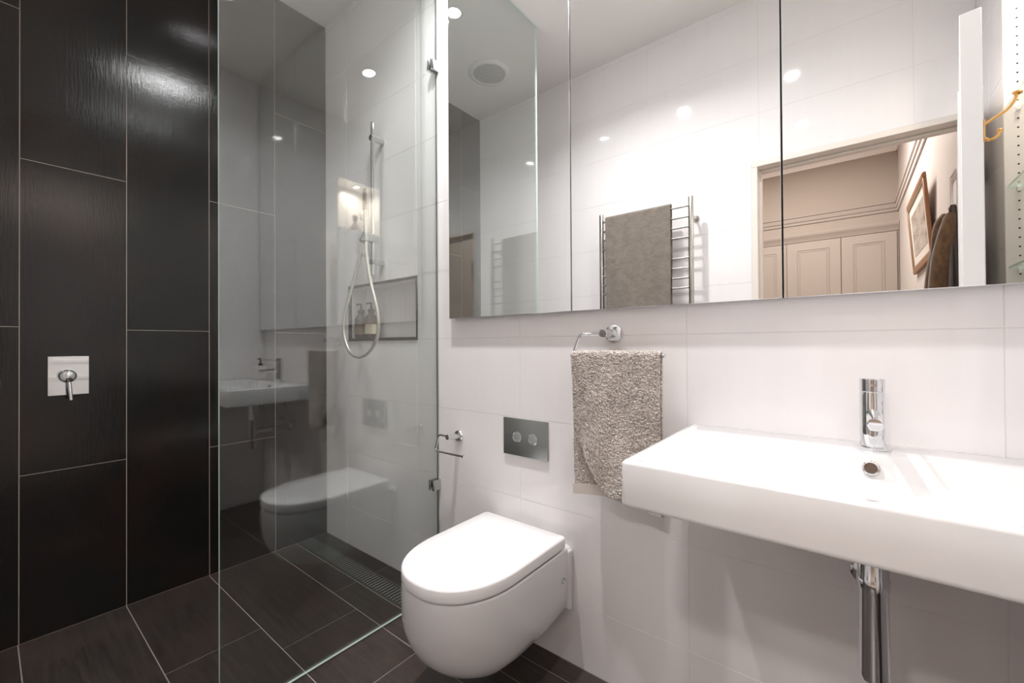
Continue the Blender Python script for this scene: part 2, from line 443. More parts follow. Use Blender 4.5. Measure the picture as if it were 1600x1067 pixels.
mb = MB(); moulding(mb, (HX, HY, 2.455), (HX, Y0-.02, 2.455), rail, (-1, 0, 0), 'hall_wall_light'); struct(mb.build('trim_5'))
cov = [(0, -.09), (.012, -.09), (.02, -.06), (.05, -.025), (.08, -.012), (.08, 0), (0, 0)]
mb = MB(); moulding(mb, (HX0, HY, HC), (HX, HY, HC), cov, (0, 1, 0), 'ceiling'); moulding(mb, (HX, HY, HC), (HX, Y0-.02, HC), cov, (-1, 0, 0), 'ceiling'); struct(mb.build('trim_6'))

# wardrobe with panelled doors
WF = HY+.06
wr = thing('wardrobe', 'cream built-in wardrobe with panelled doors seen through the doorway in the mirror', 'wardrobe', (-.5, HY, 0))
mb = MB(); mb.box((-1.5, HY+.002, -.002), (HX-.003, WF-.006, 2.206)); mb.build('carcass', 'cream_paint', wr)
mb = MB(); moulding(mb, (-1.5, WF, 2.206), (HX-.003, WF, 2.206), [(-.058, 0), (.006, 0), (.01, .02), (.03, .05), (.036, .06), (.036, .088), (-.058, .088)], (0, 1, 0), 'cream_paint'); mb.build('cornice', 'cream_paint', wr)
for a, b_ in ((-1.497, -1.004), (-.998, -.522), (-.518, -.045), (-.041, .392)):
    mb = MB(); mb.box((a+.002, WF-.005, .08), (b_-.002, WF+.016, 2.198), None, .002, 1)
    dr = mb.build('door', 'cream_paint', wr)
    for z0, z1 in ((1.02, 2.112), (.18, .92)):
        mb = MB(); x0, x1 = a+.098, b_-.098
        for (p, q) in (((x0, z0), (x1, z0)), ((x1, z0), (x1, z1)), ((x1, z1), (x0, z1)), ((x0, z1), (x0, z0))):
            for off, hh, rr_ in ((0, .016, .006), (.02, .016, .004)):
                sx = off*(1 if p[0] == x0 else -1); sz = off*(1 if p[1] == z0 else -1)
                ex = off*(1 if q[0] == x0 else -1); ez = off*(1 if q[1] == z0 else -1)
                mb.cyl((p[0]+sx, WF+.016, p[1]+sz), (q[0]+ex, WF+.016, q[1]+ez), rr_, 8)
        o = mb.build('panel_moulding', 'cream_paint', dr)
# picture leaning out from the hall wall
pf = thing('picture_frame', 'wood-framed picture tilted forward on the hall wall beside the wardrobe', 'picture', (HX-.01, -2.675, 1.6))
ang = math.atan2(.034, .5)
def pic(mb, a, b_, mat=None, bev=0): mb.box(a, b_, mat, bev, 1)
py0, py1, ph = -3.10, -2.25, .51
L_ = Matrix.Translation((HX-.003, 0, 1.605)) @ Matrix.Rotation(-ang, 4, 'Y')
def pbuild(name, mb, mat, par):
    for v in mb.bm.verts: v.co = L_ @ v.co
    return mb.build(name, mat, par)
mb = MB(); t_ = .035
for a, b_ in (((-.018, py0, 0), (0, py1, t_)), ((-.018, py0, ph-t_), (0, py1, ph)), ((-.018, py0, t_), (0, py0+t_, ph-t_)), ((-.018, py1-t_, t_), (0, py1, ph-t_))): pic(mb, a, b_, None, .003)
pbuild('frame', mb, 'oak', pf)
mb = MB(); t2 = .012
for a, b_ in (((-.016, py0+t_, t_), (-.002, py1-t_, t_+t2)), ((-.016, py0+t_, ph-t_-t2), (-.002, py1-t_, ph-t_)), ((-.016, py0+t_, t_+t2), (-.002, py0+t_+t2, ph-t_-t2)), ((-.016, py1-t_-t2, t_+t2), (-.002, py1-t_, ph-t_-t2))): pic(mb, a, b_)
pbuild('slip', mb, 'gilt', pf)
mb = MB(); pic(mb, (-.009, py0+t_+t2, t_+t2), (-.004, py1-t_-t2, ph-t_-t2)); pbuild('mount', mb, 'mount', pf)
mb = MB(); pic(mb, (-.0105, py0+.13, .11), (-.0091, py1-.13, ph-.11)); pbuild('print', mb, 'print', pf)
# hall door the coat hangs on
hd = MB(); hd.box((HX-.010, -1.80, .0), (HX-.001, -1.535, 2.08), None, .002, 1); dj = struct(hd.build('door_2', 'hall_wall_light'))
mb = MB(); a, b_, z0, z1 = -1.70, -1.545, 1.05, 1.90
for off in (0, .02, .036):
    for p, q in (((a+off, z0+off), (b_-0, z0+off)), ((b_, z0+off), (b_, z1-off)), ((b_, z1-off), (a+off, z1-off)), ((a+off, z1-off), (a+off, z0+off))):
        mb.cyl((HX-.010, p[0], p[1]), (HX-.010, q[0], q[1]), .005, 8)
mb.build('panel_moulding', 'hall_wall_light', dj)
# coat peg and coat
pg = MB(); pg.cyl((HX-0.01, -1.57, 1.72), (HX-0.015, -1.57, 1.72), .014); pg.tube(fillet([(HX-0.013, -1.57, 1.72), (HX-0.035, -1.57, 1.715), (HX-0.035, -1.57, 1.728)], .006), .005)
tag(pg.build('coat_hook', 'steel'), 'small metal coat hook on the panelled hall door, under the brown coat', 'hook')
def coat_ring(t):
    z = 1.735-.86*t; cy = -1.565-.0*t; pts = []
    wy = .010+.085*min(1, (t*2.4)**.75)+.03*t; wx = .010+.030*min(1, (t*2.2)**.8)+.02*t
    for i in range(180):
        a = 2*PI*i/180; f = 1+(.04 if i % 2 else -.04)+(.16*math.sin(7*a+2*t)+.09*math.sin(13*a+5*t))*min(1, t*3)
        x = HX-0.023-.022*t+math.cos(a)*wx*f; pts.append(Vector((min(x, HX-0.016), cy+math.sin(a)*wy*f, z+.012*math.sin(3*a)*t)))
    return pts
coat = thing('coat', 'brown corduroy coat hanging on the hall door, seen in the mirror', 'coat', (HX-0.065, -1.62, .9))
mb = MB(); mb.rings([coat_ring(t/40) for t in range(41)]); mb.build('body', 'corduroy', coat)
for s_ in (1, -1):                                        # two limp sleeves
    pts = curve([(HX-0.035, -1.57+s_*.03, 1.69), (HX-0.05, -1.57+s_*.045, 1.60), (HX-0.075, -1.575+s_*.065, 1.40), (HX-0.09, -1.575+s_*.075, 1.15)], 10)
    mb = MB(); mb.tube(pts, lambda t: .016+.022*min(1, t*2), 18); mb.build('sleeve', 'corduroy', coat)
mb = MB(); mb.tube(curve([(HX-0.04, -1.63, 1.70), (HX-0.065, -1.61, 1.66), (HX-0.08, -1.58, 1.58), (HX-0.09, -1.58, 1.40)], 8), lambda t: .016*(1-.4*t)+.004, 10); mb.build('collar', 'corduroy', coat)

# ------------------------------------------------------------------ bathroom door, opened inwards
LW, LT, LZ = .80, .044, 2.055
ph_ = math.radians(8.0)
hinge = Vector((DX1-.006, -D+.012, 0))
dr_dir = Vector((-math.sin(ph_), math.cos(ph_), 0)); nrm = Vector((-math.cos(ph_), -math.sin(ph_), 0))   # nrm: to the hall-facing side
def dpt(s_, t, z): return hinge+dr_dir*s_+nrm*t+Vector((0, 0, z))
DM = Matrix((dr_dir, nrm, Vector((0, 0, 1)))).transposed().to_4x4(); DM.translation = hinge
def dbuild(name, mb, mat, par=None):
    for v in mb.bm.verts: v.co = DM @ v.co
    return mb.build(name, mat, par)
mb = MB(); mb.box((0, 0, .008), (LW+.06, LT, LZ), None, .0015, 1)
door = struct(dbuild('door_1', mb, 'door_paint'))
mb = MB()
for side in (0, LT):
    for z0, z1 in ((.98, 1.88), (.2, .86)):
        for x0, x1 in ((.12, .39), (.47, .74)):
            for off in (0, .018):
                for p, q in (((x0+off, z0+off), (x1-off, z0+off)), ((x1-off, z0+off), (x1-off, z1-off)), ((x1-off, z1-off), (x0+off, z1-off)), ((x0+off, z1-off), (x0+off, z0+off))):
                    mb.cyl((p[0], side, p[1]), (q[0], side, q[1]), .005, 8)
dbuild('panel_moulding', mb, 'door_paint', door)
# brass robe hook on its inner face (local -n side)
rh = MB(); hs, hz = LW+.02, 1.712
rh.lathe([(.006, 0), (.006, .004)], (hs, -.000, hz-.018), (0, -1, 0), 16); rh.box((hs-.008, -.005, hz-.030), (hs+.008, 0, hz+.034), None, .003, 2)
rh.tube(curve([(hs, -.004, hz+.020), (hs, -.020, hz+.030), (hs, -.046, hz+.046), (hs, -.060, hz+.066), (hs, -.064, hz+.082)], 8), .0036, 12)
rh.lathe([(.004, 0), (.010, .004), (.010, .008), (.006, .009)], (hs, -.064, hz+.080), (0, -.25, 1), 20)
rh.tube(curve([(hs, -.004, hz-.020), (hs, -.013, hz-.028), (hs, -.026, hz-.024), (hs, -.032, hz-.012)], 8), .0036, 12)
rh.lathe([(.002, -.006), (.0055, -.003), (.0065, 0), (.0055, .003), (.002, .006)], (hs, -.0325, hz-.008), (0, 0, 1), 14)
ro = dbuild('robe_hook', rh, 'brass', door); ro['label'] = 'brass two-pronged robe hook'
for zz in (.25, 1.05, 1.82):
    mb = MB(); mb.cyl((-.002, -.004, zz-.045), (-.002, -.004, zz+.045), .006, 12); dbuild('hinge', mb, 'steel', door)

# ------------------------------------------------------------------ mirror cabinet
mc = thing('mirror_cabinet', 'wide wall cabinet with three frameless mirror doors above the basin', 'mirror', (-.45, 0, 1.218))
MZ0, MZ1 = 1.218, C-.004
mb = MB(); mb.box((-1.328, -.012, MZ0+.002), (XR-.004, -.0005, MZ1)); mb.build('carcass', 'recess', mc)
TILT = {0: (0, 0), 1: (0, 0), 2: (0, 0)}                  # how far each door sits out of true (yaw, pitch)
for i, (a, b_) in enumerate(((-1.332, -.7330), (-.7295, -.1262), (-.1227, XR-.008))):
    mb = MB(); g = 'mirror_edge'
    mb.box((a, M, MZ0), (b_, M+.017, MZ1), g, .0008, 1)
    mb.bm.faces.ensure_lookup_table(); k = mb.mi('mirror')
    f = min(mb.bm.faces, key=lambda f: f.calc_center_median().y); f.material_index = k
    cx, cy, cz = (a+b_)/2, M, (MZ0+MZ1)/2
    R_ = Matrix.Translation((cx, cy, cz)) @ Matrix.Rotation(TILT[i][0], 4, 'Z') @ Matrix.Rotation(TILT[i][1], 4, 'X') @ Matrix.Translation((-cx, -cy, -cz))
    for v in mb.bm.verts: v.co = R_ @ v.co
    mb.build('mirror_door', None, mc)

# ------------------------------------------------------------------ shower screen
ss = thing('shower_screen', 'tall clear glass shower screen standing on the tiled floor beside the toilet', 'shower screen', (XG, -.42, 0))
mb = MB(); gy0, gy1, gz0, gz1 = -.843, -.004, .004, C-.006; gx0, gx1 = XG-.010, XG
mb.box((gx0, gy0, gz0), (gx1, gy1, gz1), 'screen_glass')
k1, k2 = mb.mi('glass_edge'), mb.mi('glass_edge_dark')
for f in mb.bm.faces:
    f.normal_update()
    if abs(f.normal.x) < .5: f.material_index = k2 if f.calc_center_median().y > -.01 else k1
mb.build('glass_pane', None, ss)
for z in (2.352, .487):
    mb = MB(); mb.box((XG+.0005, -.042, z-.023), (XG+.012, -.0005, z+.023), None, .002, 2); mb.box((XG-.022, -.042, z-.023), (XG-.0105, -.0005, z+.023), None, .002, 2)
    mb.build('wall_clip', 'satin_chrome', ss)

# ------------------------------------------------------------------ linear drain
dn = thing('linear_drain', 'long slotted steel floor drain along the shower wall', 'drain', (-1.92, -.128, 0))
mb = MB(); x0, y0, x1, y1 = DR[0]+.002, DR[1]+.002, DR[2]-.002, DR[3]-.002; e_ = .010
for a, b_ in (((x0, y0, -.001), (x1, y0+e_, .0016)), ((x0, y1-e_, -.001), (x1, y1, .0016)), ((x0, y0+e_, -.001), (x0+e_, y1-e_, .0016)), ((x1-e_, y0+e_, -.001), (x1, y1-e_, .0016))): mb.box(a, b_)
mb.build('frame', 'dark_steel', dn)
mb = MB(); mb.box((x0+e_, y0+e_, -.001), (x1-e_, y1-e_, -.0006)); mb.build('channel', 'recess', dn)
mb = MB(); n_ = 49
for i in range(n_):
    xx = x0+e_+.006+(x1-x0-2*e_-.012)*i/(n_-1); mb.box((xx-.0055, y0+e_, -.0005), (xx+.0055, y1-e_, .0010))
mb.build('grate', 'drain_steel', dn)

# ------------------------------------------------------------------ shower mixer on the dark wall
mx = thing('shower_mixer', 'chrome square-plate shower mixer with lever on the dark tiled wall', 'tap', (XL, -1.06, .995))
mb = MB(); mb.box((XL, -1.117, .9175), (XL+.006, -1.003, 1.071), None, .001, 1); mb.build('plate', 'chrome', mx)
mb = MB(); mb.lathe([(.026, 0), (.026, .030), (.024, .040), (.018, .046), (.008, .049)], (XL+.006, -1.066, .994), (1, 0, 0), 40); mb.build('knob', 'chrome', mx)
mb = MB(); mb.tube([(XL+.038, -1.062, .975), (XL+.050, -1.060, .93), (XL+.056, -1.058, .900)], .0058, 16); mb.build('lever', 'chrome', mx)

# ------------------------------------------------------------------ shower rail, hand shower, hose
RX, RY = -1.850, -.058
sr = thing('shower_rail', 'chrome vertical shower rail on the white tiled wall behind the glass', 'shower rail', (RX, 0, 1.46))
mb = MB(); mb.cyl((RX, RY, 1.455), (RX, RY, 2.222), .0105, 28); mb.build('rail', 'chrome', sr)
for z in (2.143, 1.523):
    mb = MB(); mb.cyl((RX, -.001, z), (RX, RY-.014, z), .0155, 28); mb.build('bracket', 'satin_chrome', sr)
SZ = 1.640
mb = MB(); mb.box((RX-.020, RY-.042, SZ-.022), (RX+.020, RY+.022, SZ+.018), None, .006, 3)
mb.cyl((RX-.002, RY-.058, SZ-.026), (RX-.002, RY-.036, SZ+.022), .017)
mb.build('slider', 'satin_chrome', sr)
HXs, HYs = RX+.014, -.106
hs_ = thing('hand_shower', 'slim bar hand shower held in the rail slider, with looping hose', 'hand shower', (HXs, HYs, SZ))
mb = MB(); mb.box((HXs-.015, HYs-.011, 1.765), (HXs+.015, HYs+.011, 1.873), None, .004, 2); hsh = mb.build('head', 'satin_chrome', hs_)
mb = MB(); mb.box((HXs-.011, HYs-.0125, 1.770), (HXs+.011, HYs-.0112, 1.856)); mb.build('spray_face', 'copper', hsh)
mb = MB(); mb.cyl((HXs, HYs, 1.615), (HXs, HYs, 1.770), .0125, 24); mb.build('handle', 'satin_chrome', hs_)
mb = MB(); mb.tube(curve([(HXs, HYs, 1.617), (HXs+.006, HYs-.002, 1.55), (HXs+.035, HYs, 1.42), (HXs+.09, HYs+.004, 1.26), (HXs+.082, HYs+.006, 1.15), (HXs+.01, HYs+.008, 1.075), (HXs-.085, HYs+.008, 1.048), (HXs-.175, HYs+.008, 1.085), (HXs-.225, HYs+.01, 1.19), (HXs-.195, HYs+.012, 1.32), (HXs-.105, HYs+.016, 1.50), (HXs-.05, HYs+.022, 1.66), (HXs-.08, HYs+.045, 1.735), (-1.985, -.036, 1.772)], 14), .0085, 14); mb.build('hose', 'hose', hs_)
we = MB(); we.cyl((-1.990, -.0005, 1.80), (-1.990, -.008, 1.80), .018, 28); we.tube(fillet([(-1.990, -.006, 1.80), (-1.990, -.036, 1.80), (-1.987, -.036, 1.765)], .012), .0098, 16)
tag(we.build('wall_elbow', 'satin_chrome'), 'small chrome wall elbow feeding the shower hose behind the hand shower', 'pipe fitting')

# ------------------------------------------------------------------ pump bottles in the niche
def pump_bottle(name, label, x, y, z, lab):
    t = thing(name, label, 'bottle', (x, y, z), 'brown pump bottles in the shower niche')
    mb = MB(); mb.lathe([(.030, 0), (.034, .003), (.0345, .010), (.0345, .098), (.033, .108), (.026, .120), (.017, .128), (.0145, .134), (.0145, .140)], (x, y, z), n=40); mb.build('bottle_body', 'amber', t)
    mb = MB(); mb.lathe([(.0348, .022), (.0352, .0225), (.0352, .0745), (.0348, .075)], (x, y, z), n=40, cap0=False, cap1=False); mb.build('paper_label', lab, t)
    mb = MB(); mb.lathe([(.016, .139), (.0175, .141), (.0175, .156), (.010, .160), (.006, .162), (.005, .184)], (x, y, z), n=24)
    mb.tube(fillet([(x, y, z+.180), (x, y, z+.192), (x-.026, y-.012, z+.187)], .005), .0045, 10); mb.build('pump', 'black', t)
zb = NI[1]+.0115
pump_bottle('pump_bottle', 'brown pump bottle with tan label, nearest the left end of the shower niche', -2.118, .040, zb, 'label_tan')
pump_bottle('pump_bottle', 'brown pump bottle with cream label, second from the left end of the shower niche', -2.020, .040, zb, 'label_cream')

# ------------------------------------------------------------------ toilet
TX = -.940
tl = thing('wall_hung_toilet', 'white wall-hung toilet with closed D-shaped lid beside the glass screen', 'toilet', (TX, 0, .1))
def dshape(wd_, yb, L, z, r=.02, n=28, front=None):
    """D plan: straight back at yb, parallel sides, elliptic front reaching yb-L"""
    h = wd_/2; fr = front or h*1.30; ys_ = yb-L+fr; pts = []
    for k in range(5):
        a = PI/2*k/4; pts.append(Vector((TX+h-r+r*math.sin(PI/2-a)*1.0, yb-r+r*math.cos(PI/2-a), z)))
    pts = [Vector((TX+h-r+r*math.cos(PI/2*k/4), yb-r+r*math.sin(PI/2*k/4), z)) for k in range(5)]
    pts += [Vector((TX-h+r+r*math.cos(PI/2+PI/2*k/4), yb-r+r*math.sin(PI/2+PI/2*k/4), z)) for k in range(5)]
    for k in range(1, 6): pts.append(Vector((TX-h, (yb-r)+(ys_-(yb-r))*k/6, z)))
    for k in range(n+1):
        a = PI*k/n; ex = .89
        cx_, sx_ = -math.cos(a), math.sin(a)
        pts.append(Vector((TX+math.copysign(abs(cx_)**ex, cx_)*h, ys_-abs(sx_)**ex*fr, z)))
    for k in range(5, 0, -1): pts.append(Vector((TX+h, (yb-r)+(ys_-(yb-r))*k/6, z)))
    return pts
# bowl: full skirt, rounded underside that rises towards the wall
mb = MB(); rs = []
for z, wd_, yb, fy in ((.404, .346, -.004, -.515), (.407, .358, -.002, -.524), (.404, .368, -.0, -.529), (.385, .371, 0, -.532), (.33, .371, 0, -.531), (.285, .369, 0, -.527), (.243, .363, 0, -.514), (.206, .351, 0, -.495), (.177, .331, 0, -.469), (.153, .301, 0, -.435), (.137, .257, 0, -.387), (.129, .20, 0, -.325)):
    rg = dshape(wd_, yb, yb-fy, z, .012)
    if z < .23:                                           # underside slopes up to the wall plate
        for p in rg:
            k = max(0, min(1, (p.y+.50)/.50)); zmin = .129+.062*k**.8; p.z = max(p.z, zmin)
    rs.append(rg)
mb.rings(rs); bowl = mb.build('bowl', 'ceramic', tl)
mb = MB(); mb.box((TX-.193, -.028, .194), (TX+.193, -.0005, .402), None, .010, 4); mb.build('wall_flange', 'ceramic', tl)
for s_ in (1, -1):
    mb = MB(); mb.lathe([(.0095, -.004), (.0105, 0), (.0105, .003), (.008, .0035), (.0065, .001)], (TX+s_*.1835, -.058, .312), (s_, 0, 0), 20, 'satin_chrome'); mb.build('bolt_cover', None, bowl)
mb = MB(); mb.rings([dshape(.352, -.034, .490, z, .012) for z in (.4085, .4135)]); mb.build('seat', 'plastic_white', tl)
mb = MB(); rs = []
for z, i_ in ((.4150, .003), (.4165, 0), (.4440, .0), (.4480, .0018), (.4505, .006)): rs.append(dshape(.368-2*i_, -.031-i_, .500-2*i_, z, .014))
rs.append([Vector((TX+(p.x-TX)*.6, -.27+(p.y+.27)*.6, .4525)) for p in rs[-1]])
mb.rings(rs); mb.build('lid', 'plastic_white', tl)
for s_ in (1, -1):
    mb = MB(); mb.cyl((TX+s_*.09-.025, -.026, .422), (TX+s_*.09+.025, -.026, .422), .009, 20); mb.build('hinge', 'plastic_white', tl)

# ------------------------------------------------------------------ flush plate
fp = thing('flush_plate', 'square-cornered chrome flush plate with two round buttons above the toilet', 'flush plate', (-.95, 0, .684))
mb = MB(); mb.box((-1.052, -.009, .684), (-.847, -.0005, .8245), None, .0012, 2); mb.build('plate', 'flush_grey', fp)
for x in (-.986, -.912):
    mb = MB(); mb.lathe([(.0205, 0), (.0208, .0012), (.0196, .0016), (.0186, .0006), (.0180, .0006), (.0172, .0014), (.004, .0014)], (x, -.009, .7545), (0, -1, 0), 40); bt = mb.build('button', 'chrome', fp)
mb = MB(); mb.lathe([(.003, 0), (.003, .001)], (-1.033, -.009, .757), (0, -1, 0), 14); mb.build('dot', 'dark_steel', fp)

# ------------------------------------------------------------------ toilet roll holder (empty)
th_ = thing('toilet_roll_holder', 'empty chrome toilet roll holder on the wall beside the glass screen', 'toilet roll holder', (-1.30, 0, .70))
mb = MB(); mb.lathe([(.024, 0), (.0245, .004), (.022, .008), (.012, .010), (.011, .014)], (-1.307, -.0005, .716), (0, -1, 0), 36); mb.build('rosette', 'chrome', th_)
mb = MB(); mb.cyl((-1.307, -.012, .716), (-1.307, -.070, .722), .0115, 28); mb.build('post', 'chrome', th_)
mb = MB(); mb.tube(fillet([(-1.307, -.066, .725), (-1.362, -.066, .726), (-1.386, -.066, .654), (-1.216, -.066, .655)], .014, 8), .0045, 14); mb.lathe([(.003, -.008), (.0065, -.004), (.0065, .003), (.003, .006)], (-1.214, -.066, .655), (1, 0, 0), 16); mb.build('bar', 'chrome', th_)

# ------------------------------------------------------------------ towel ring and hand towel
tr = thing('towel_ring', 'chrome open towel ring on a round rosette under the mirror', 'towel ring', (-.59, 0, 1.1))
mb = MB(); mb.lathe([(.030, 0), (.031, .004), (.029, .009), (.020, .012), (.013, .013), (.013, .016)], (-.589, -.0005, 1.139), (0, -1, 0), 40); mb.build('rosette', 'chrome', tr)
mb = MB(); mb.cyl((-.589, -.014, 1.139), (-.589, -.086, 1.138), .0135, 30); mb.build('post', 'chrome', tr)
BY = -.078; BZ = 1.072
mb = MB(); mb.tube(fillet([(-.589, BY, 1.137), (-.672, BY, 1.137), (-.698, BY, BZ), (-.412, BY, BZ)], .014, 8), .0048, 14); mb.lathe([(.003, -.004), (.0062, 0), (.0068, .006), (.004, .012)], (-.412, BY, BZ), (1, 0, 0), 16); mb.build('bar', 'chrome', tr)
def hash2(i, j):
    v_ = math.sin(i*127.1+j*311.7)*43758.5453; return v_-math.floor(v_)
def towel(name, label, cat, x0, x1, ybar, zbar, front, back, rad, mat, step=.0028, pile=.0022, fold=.004, sgn=-1, hem=None, gap=.012):
    """towel draped over a bar: front(u), back(u) give the hem heights; sgn=-1 front faces -y"""
    nu = int((x1-x0)/step); me = MB(); grid = []
    nb = 14
    def path(u):
        zf, zk = front(u), back(u); p = []
        nf = int((zbar-.30 < 0 or 1)*(zbar-min(front(k/20) for k in range(21)))/step); nk = int((zbar-min(back(k/20) for k in range(21)))/step)
        for k in range(nk): t = k/nk; p.append((1, zk+(zbar-zk)*t, t))
        for k in range(nb+1): p.append((0, k/nb, 1))
        for k in range(1, nf+1): t = k/nf; p.append((-1, zbar+(zf-zbar)*t, 1-t))
        return p
    for i in range(nu+1):
        u = i/nu; row = []
        for j, (s_, a, t) in enumerate(path(u)):
            ed = .25+.75*min(1, 5*u, 5*(1-u)+.3); wob = fold*ed*(math.sin(u*9+2*a*4)+.6*math.sin(u*17-a*9))*(1-t)
            x = x0+(x1-x0)*u+.006*math.sin(a*13+u*2)*(1-t)*(.5-u)+(.011*(1-t)*max(0, 1-5*u) if s_ == -1 else 0)
            if s_ == 0: th = PI*a; y = ybar-sgn*rad*math.cos(th); z = zbar+rad*math.sin(th); n = Vector((0, -sgn*math.cos(th), math.sin(th)))
            elif s_ == 1: y = ybar-sgn*(rad-.3*(1-t)*gap)+wob*.4; z = a; n = Vector((0, -sgn, 0))
            else: y = ybar+sgn*(rad*(1-(1-t)*(1-ed)*(.8 if pile > .003 else 0))+(1-t)*gap*max(0, 2*ed-1))+wob; z = a; n = Vector((0, sgn, 0))
            d = pile*(hash2(i, j)-.35)
            row.append(Vector((x+pile*.3*(hash2(j, i)-.5), y, z))+n*d)
        grid.append(row)
    vs = [[me.bm.verts.new(p) for p in r] for r in grid]; nj = len(vs[0])
    for i in range(nu):
        for j in range(nj-1):
            f = me.bm.faces.new((vs[i][j], vs[i+1][j], vs[i+1][j+1], vs[i][j+1])); f.smooth = True
    o = me.build(name, mat)
    md = o.modifiers.new('thickness', 'SOLIDIFY'); md.thickness = .005; md.offset = 0
    return tag(o, label, cat)
def fr(u):                                                # front layer: corner pulled round to a rounded tip
    k = min(1, u/.48); return .80-.155*(k*k*(3-2*k)) if u < .48 else .645+.05*(u-.48)
ht = towel('hand_towel', 'fluffy taupe hand towel hanging on the chrome ring beside the basin', 'towel', -.700, -.413, BY, BZ, fr, lambda u: .622+.012*math.sin(u*4), .010, 'terry', pile=.0042, fold=.007, gap=.016)
mb = MB(); n_ = 60; rs = []
for i in range(n_+1):
    u = i/n_; x = -.698+.283*u; y = BY+.010-.3*.016+.007*.4*(math.sin(u*9+2*.64*4)+.6*math.sin(u*17-.64*9))-.009; zc = .634+.012*math.sin(u*4)
    rs.append([Vector((x, y, zc-.010)), Vector((x, y-.002, zc-.010)), Vector((x, y-.002, zc+.022)), Vector((x, y, zc+.022))])
mb.rings(rs, smooth=False); ho = mb.build('woven_border', 'hem', ht)

# ------------------------------------------------------------------ basin
bs = thing('wash_basin', 'white rectangular wall-hung ceramic basin with slim sides', 'basin', (.04, 0, .783))
BX0, BX1, BYF, BT, BB = -.357, XR-.004, -.481, .8735, .783
mb = MB(); rs = []
for o_, z in ((.012, BB+.001), (.004, BB), (.001, BB+.003), (0, BB+.008), (0, BT-.007), (.0015, BT-.003), (.005, BT), (.012, BT+.0006)):
    rs.append(rrect(BX0+o_, BYF+o_, BX1-o_, -.0008-o_*.2, .010, z))
def inner(l, f, r_, bk, z, rad): return rrect(BX0+l, BYF+f, BX1-r_, bk, rad, z, 5)
rs += [inner(.030, .020, .030, -.112, BT, .014), inner(.036, .024, .034, -.115, BT-.004, .016), inner(.060, .030, .040, -.119, BT-.020, .022), inner(.115, .040, .052, -.126, BT-.048, .03), inner(.150, .055, .070, -.136, BT-.058, .035), inner(.20, .09, .13, -.17, BT-.063, .035), inner(.34, .17, .34, -.22, BT-.066, .02)]
mb.rings(rs, cap0=True, cap1=True); mb.build('bowl', 'ceramic', bs)
OF = Vector((.036, -.1215, .8440)); on = Vector((0, -1, .28)).normalized()
mb = MB(); mb.lathe([(.0105, .001), (.0105, .004), (.012, .0055), (.0148, .005), (.0155, .002), (.0155, -.002)], OF, on, 36, cap0=False, cap1=False); ofr = mb.build('overflow_ring', 'chrome', bs)
mb = MB(); mb.lathe([(.0112, .0020), (.0112, .0036)], OF, on, 28); mb.build('overflow_hole', P('overflow_hole_brown', (.10, .062, .042), .7), ofr)
mb = MB(); mb.lathe([(.031, 0), (.031, .003), (.024, .004), (.022, .002)], (.036, -.265, BT-.066), n=36); mb.build('waste', 'chrome', bs)

tp = thing('basin_tap', 'chrome cylindrical single-lever mixer tap standing on the basin ledge', 'tap', (.041, -.060, BT))
tx, ty = .0415, -.060
mb = MB(); mb.lathe([(.0300, 0), (.0305, .001), (.0305, .0045), (.029, .0055), (.022, .006)], (tx, ty, BT+.0004), n=48); mb.build('base_ring', 'chrome', tp)
mb = MB(); mb.lathe([(.0222, .005), (.0222, .1235), (.0218, .1243)], (tx, ty, BT), n=48); mb.build('body', 'chrome', tp)
mb = MB(); mb.lathe([(.0215, .1255), (.0222, .1262), (.0222, .1515), (.0210, .153)], (tx, ty, BT), n=48); mb.build('cap', 'chrome', tp)
mb = MB(); mb.cyl((tx, ty-.015, BT+.076), (tx, ty-.125, BT+.070), .0125, 36); mb.cyl((tx, ty-.113, BT+.0575), (tx, ty-.113, BT+.071), .0098, 28); mb.build('spout', 'chrome', tp)
mb = MB(); mb.tube([(tx, ty-.018, BT+.139), (tx, ty-.098, BT+.146)], .0036, 14); mb.build('lever_pin', 'chrome', tp)
# waste trap and stop valves under the basin
wt = thing('bottle_trap', 'chrome waste pipe and trap hanging under the basin', 'pipe', (.034, -.22, .47))
wx, wy = .034, -.222
mb = MB(); mb.cyl((wx, wy, .70), (wx, wy, BB+.004), .0205, 36); mb.build('tailpipe', 'chrome', wt)
mb = MB(); mb.lathe([(.022, .698), (.0255, .70), (.0255, .742), (.022, .744)], (wx, wy, 0), n=36); mb.build('nut', 'chrome', wt)
mb = MB(); mb.lathe([(.012, .464), (.020, .468), (.0235, .478), (.0235, .640), (.0250, .642), (.0250, .664), (.0235, .666), (.0235, .699), (.0215, .700)], (wx, wy, 0), n=36); mb.build('trap_body', 'chrome', wt)
mb = MB(); mb.cyl((wx, wy+.018, .575), (wx, -.004, .575), .0155, 28); mb.build('outlet', 'chrome', wt)
mb = MB(); mb.lathe([(.033, 0), (.034, .003), (.030, .007), (.018, .010)], (wx, -.0005, .575), (0, -1, 0), 36); mb.build('wall_flange', 'chrome', wt)
def valve(x, label):
    t = thing('stop_valve', label, 'valve', (x, 0, .60), 'stop valves under the basin')
    mb = MB(); mb.lathe([(.021, 0), (.0215, .003), (.012, .006)], (x, -.0005, .619), (0, -1, 0), 28); mb.build('flange', 'chrome', t)
    mb = MB(); mb.cyl((x, -.005, .619), (x, -.045, .619), .008, 20); mb.cyl((x, -.035, .616), (x, -.035, .650), .007, 20); mb.build('body', 'chrome', t)
    mb = MB(); mb.cyl((x, -.045, .619), (x, -.050, .619), .009, 20); mb.build('knob', 'chrome', t)
    mb = MB(); mb.tube(curve([(x, -.035, .648), (x, -.05, .70), (x+(.04-x)*.4, -.06, .775)], 8), .0055, 10); mb.build('flexible_hose', 'steel', t)
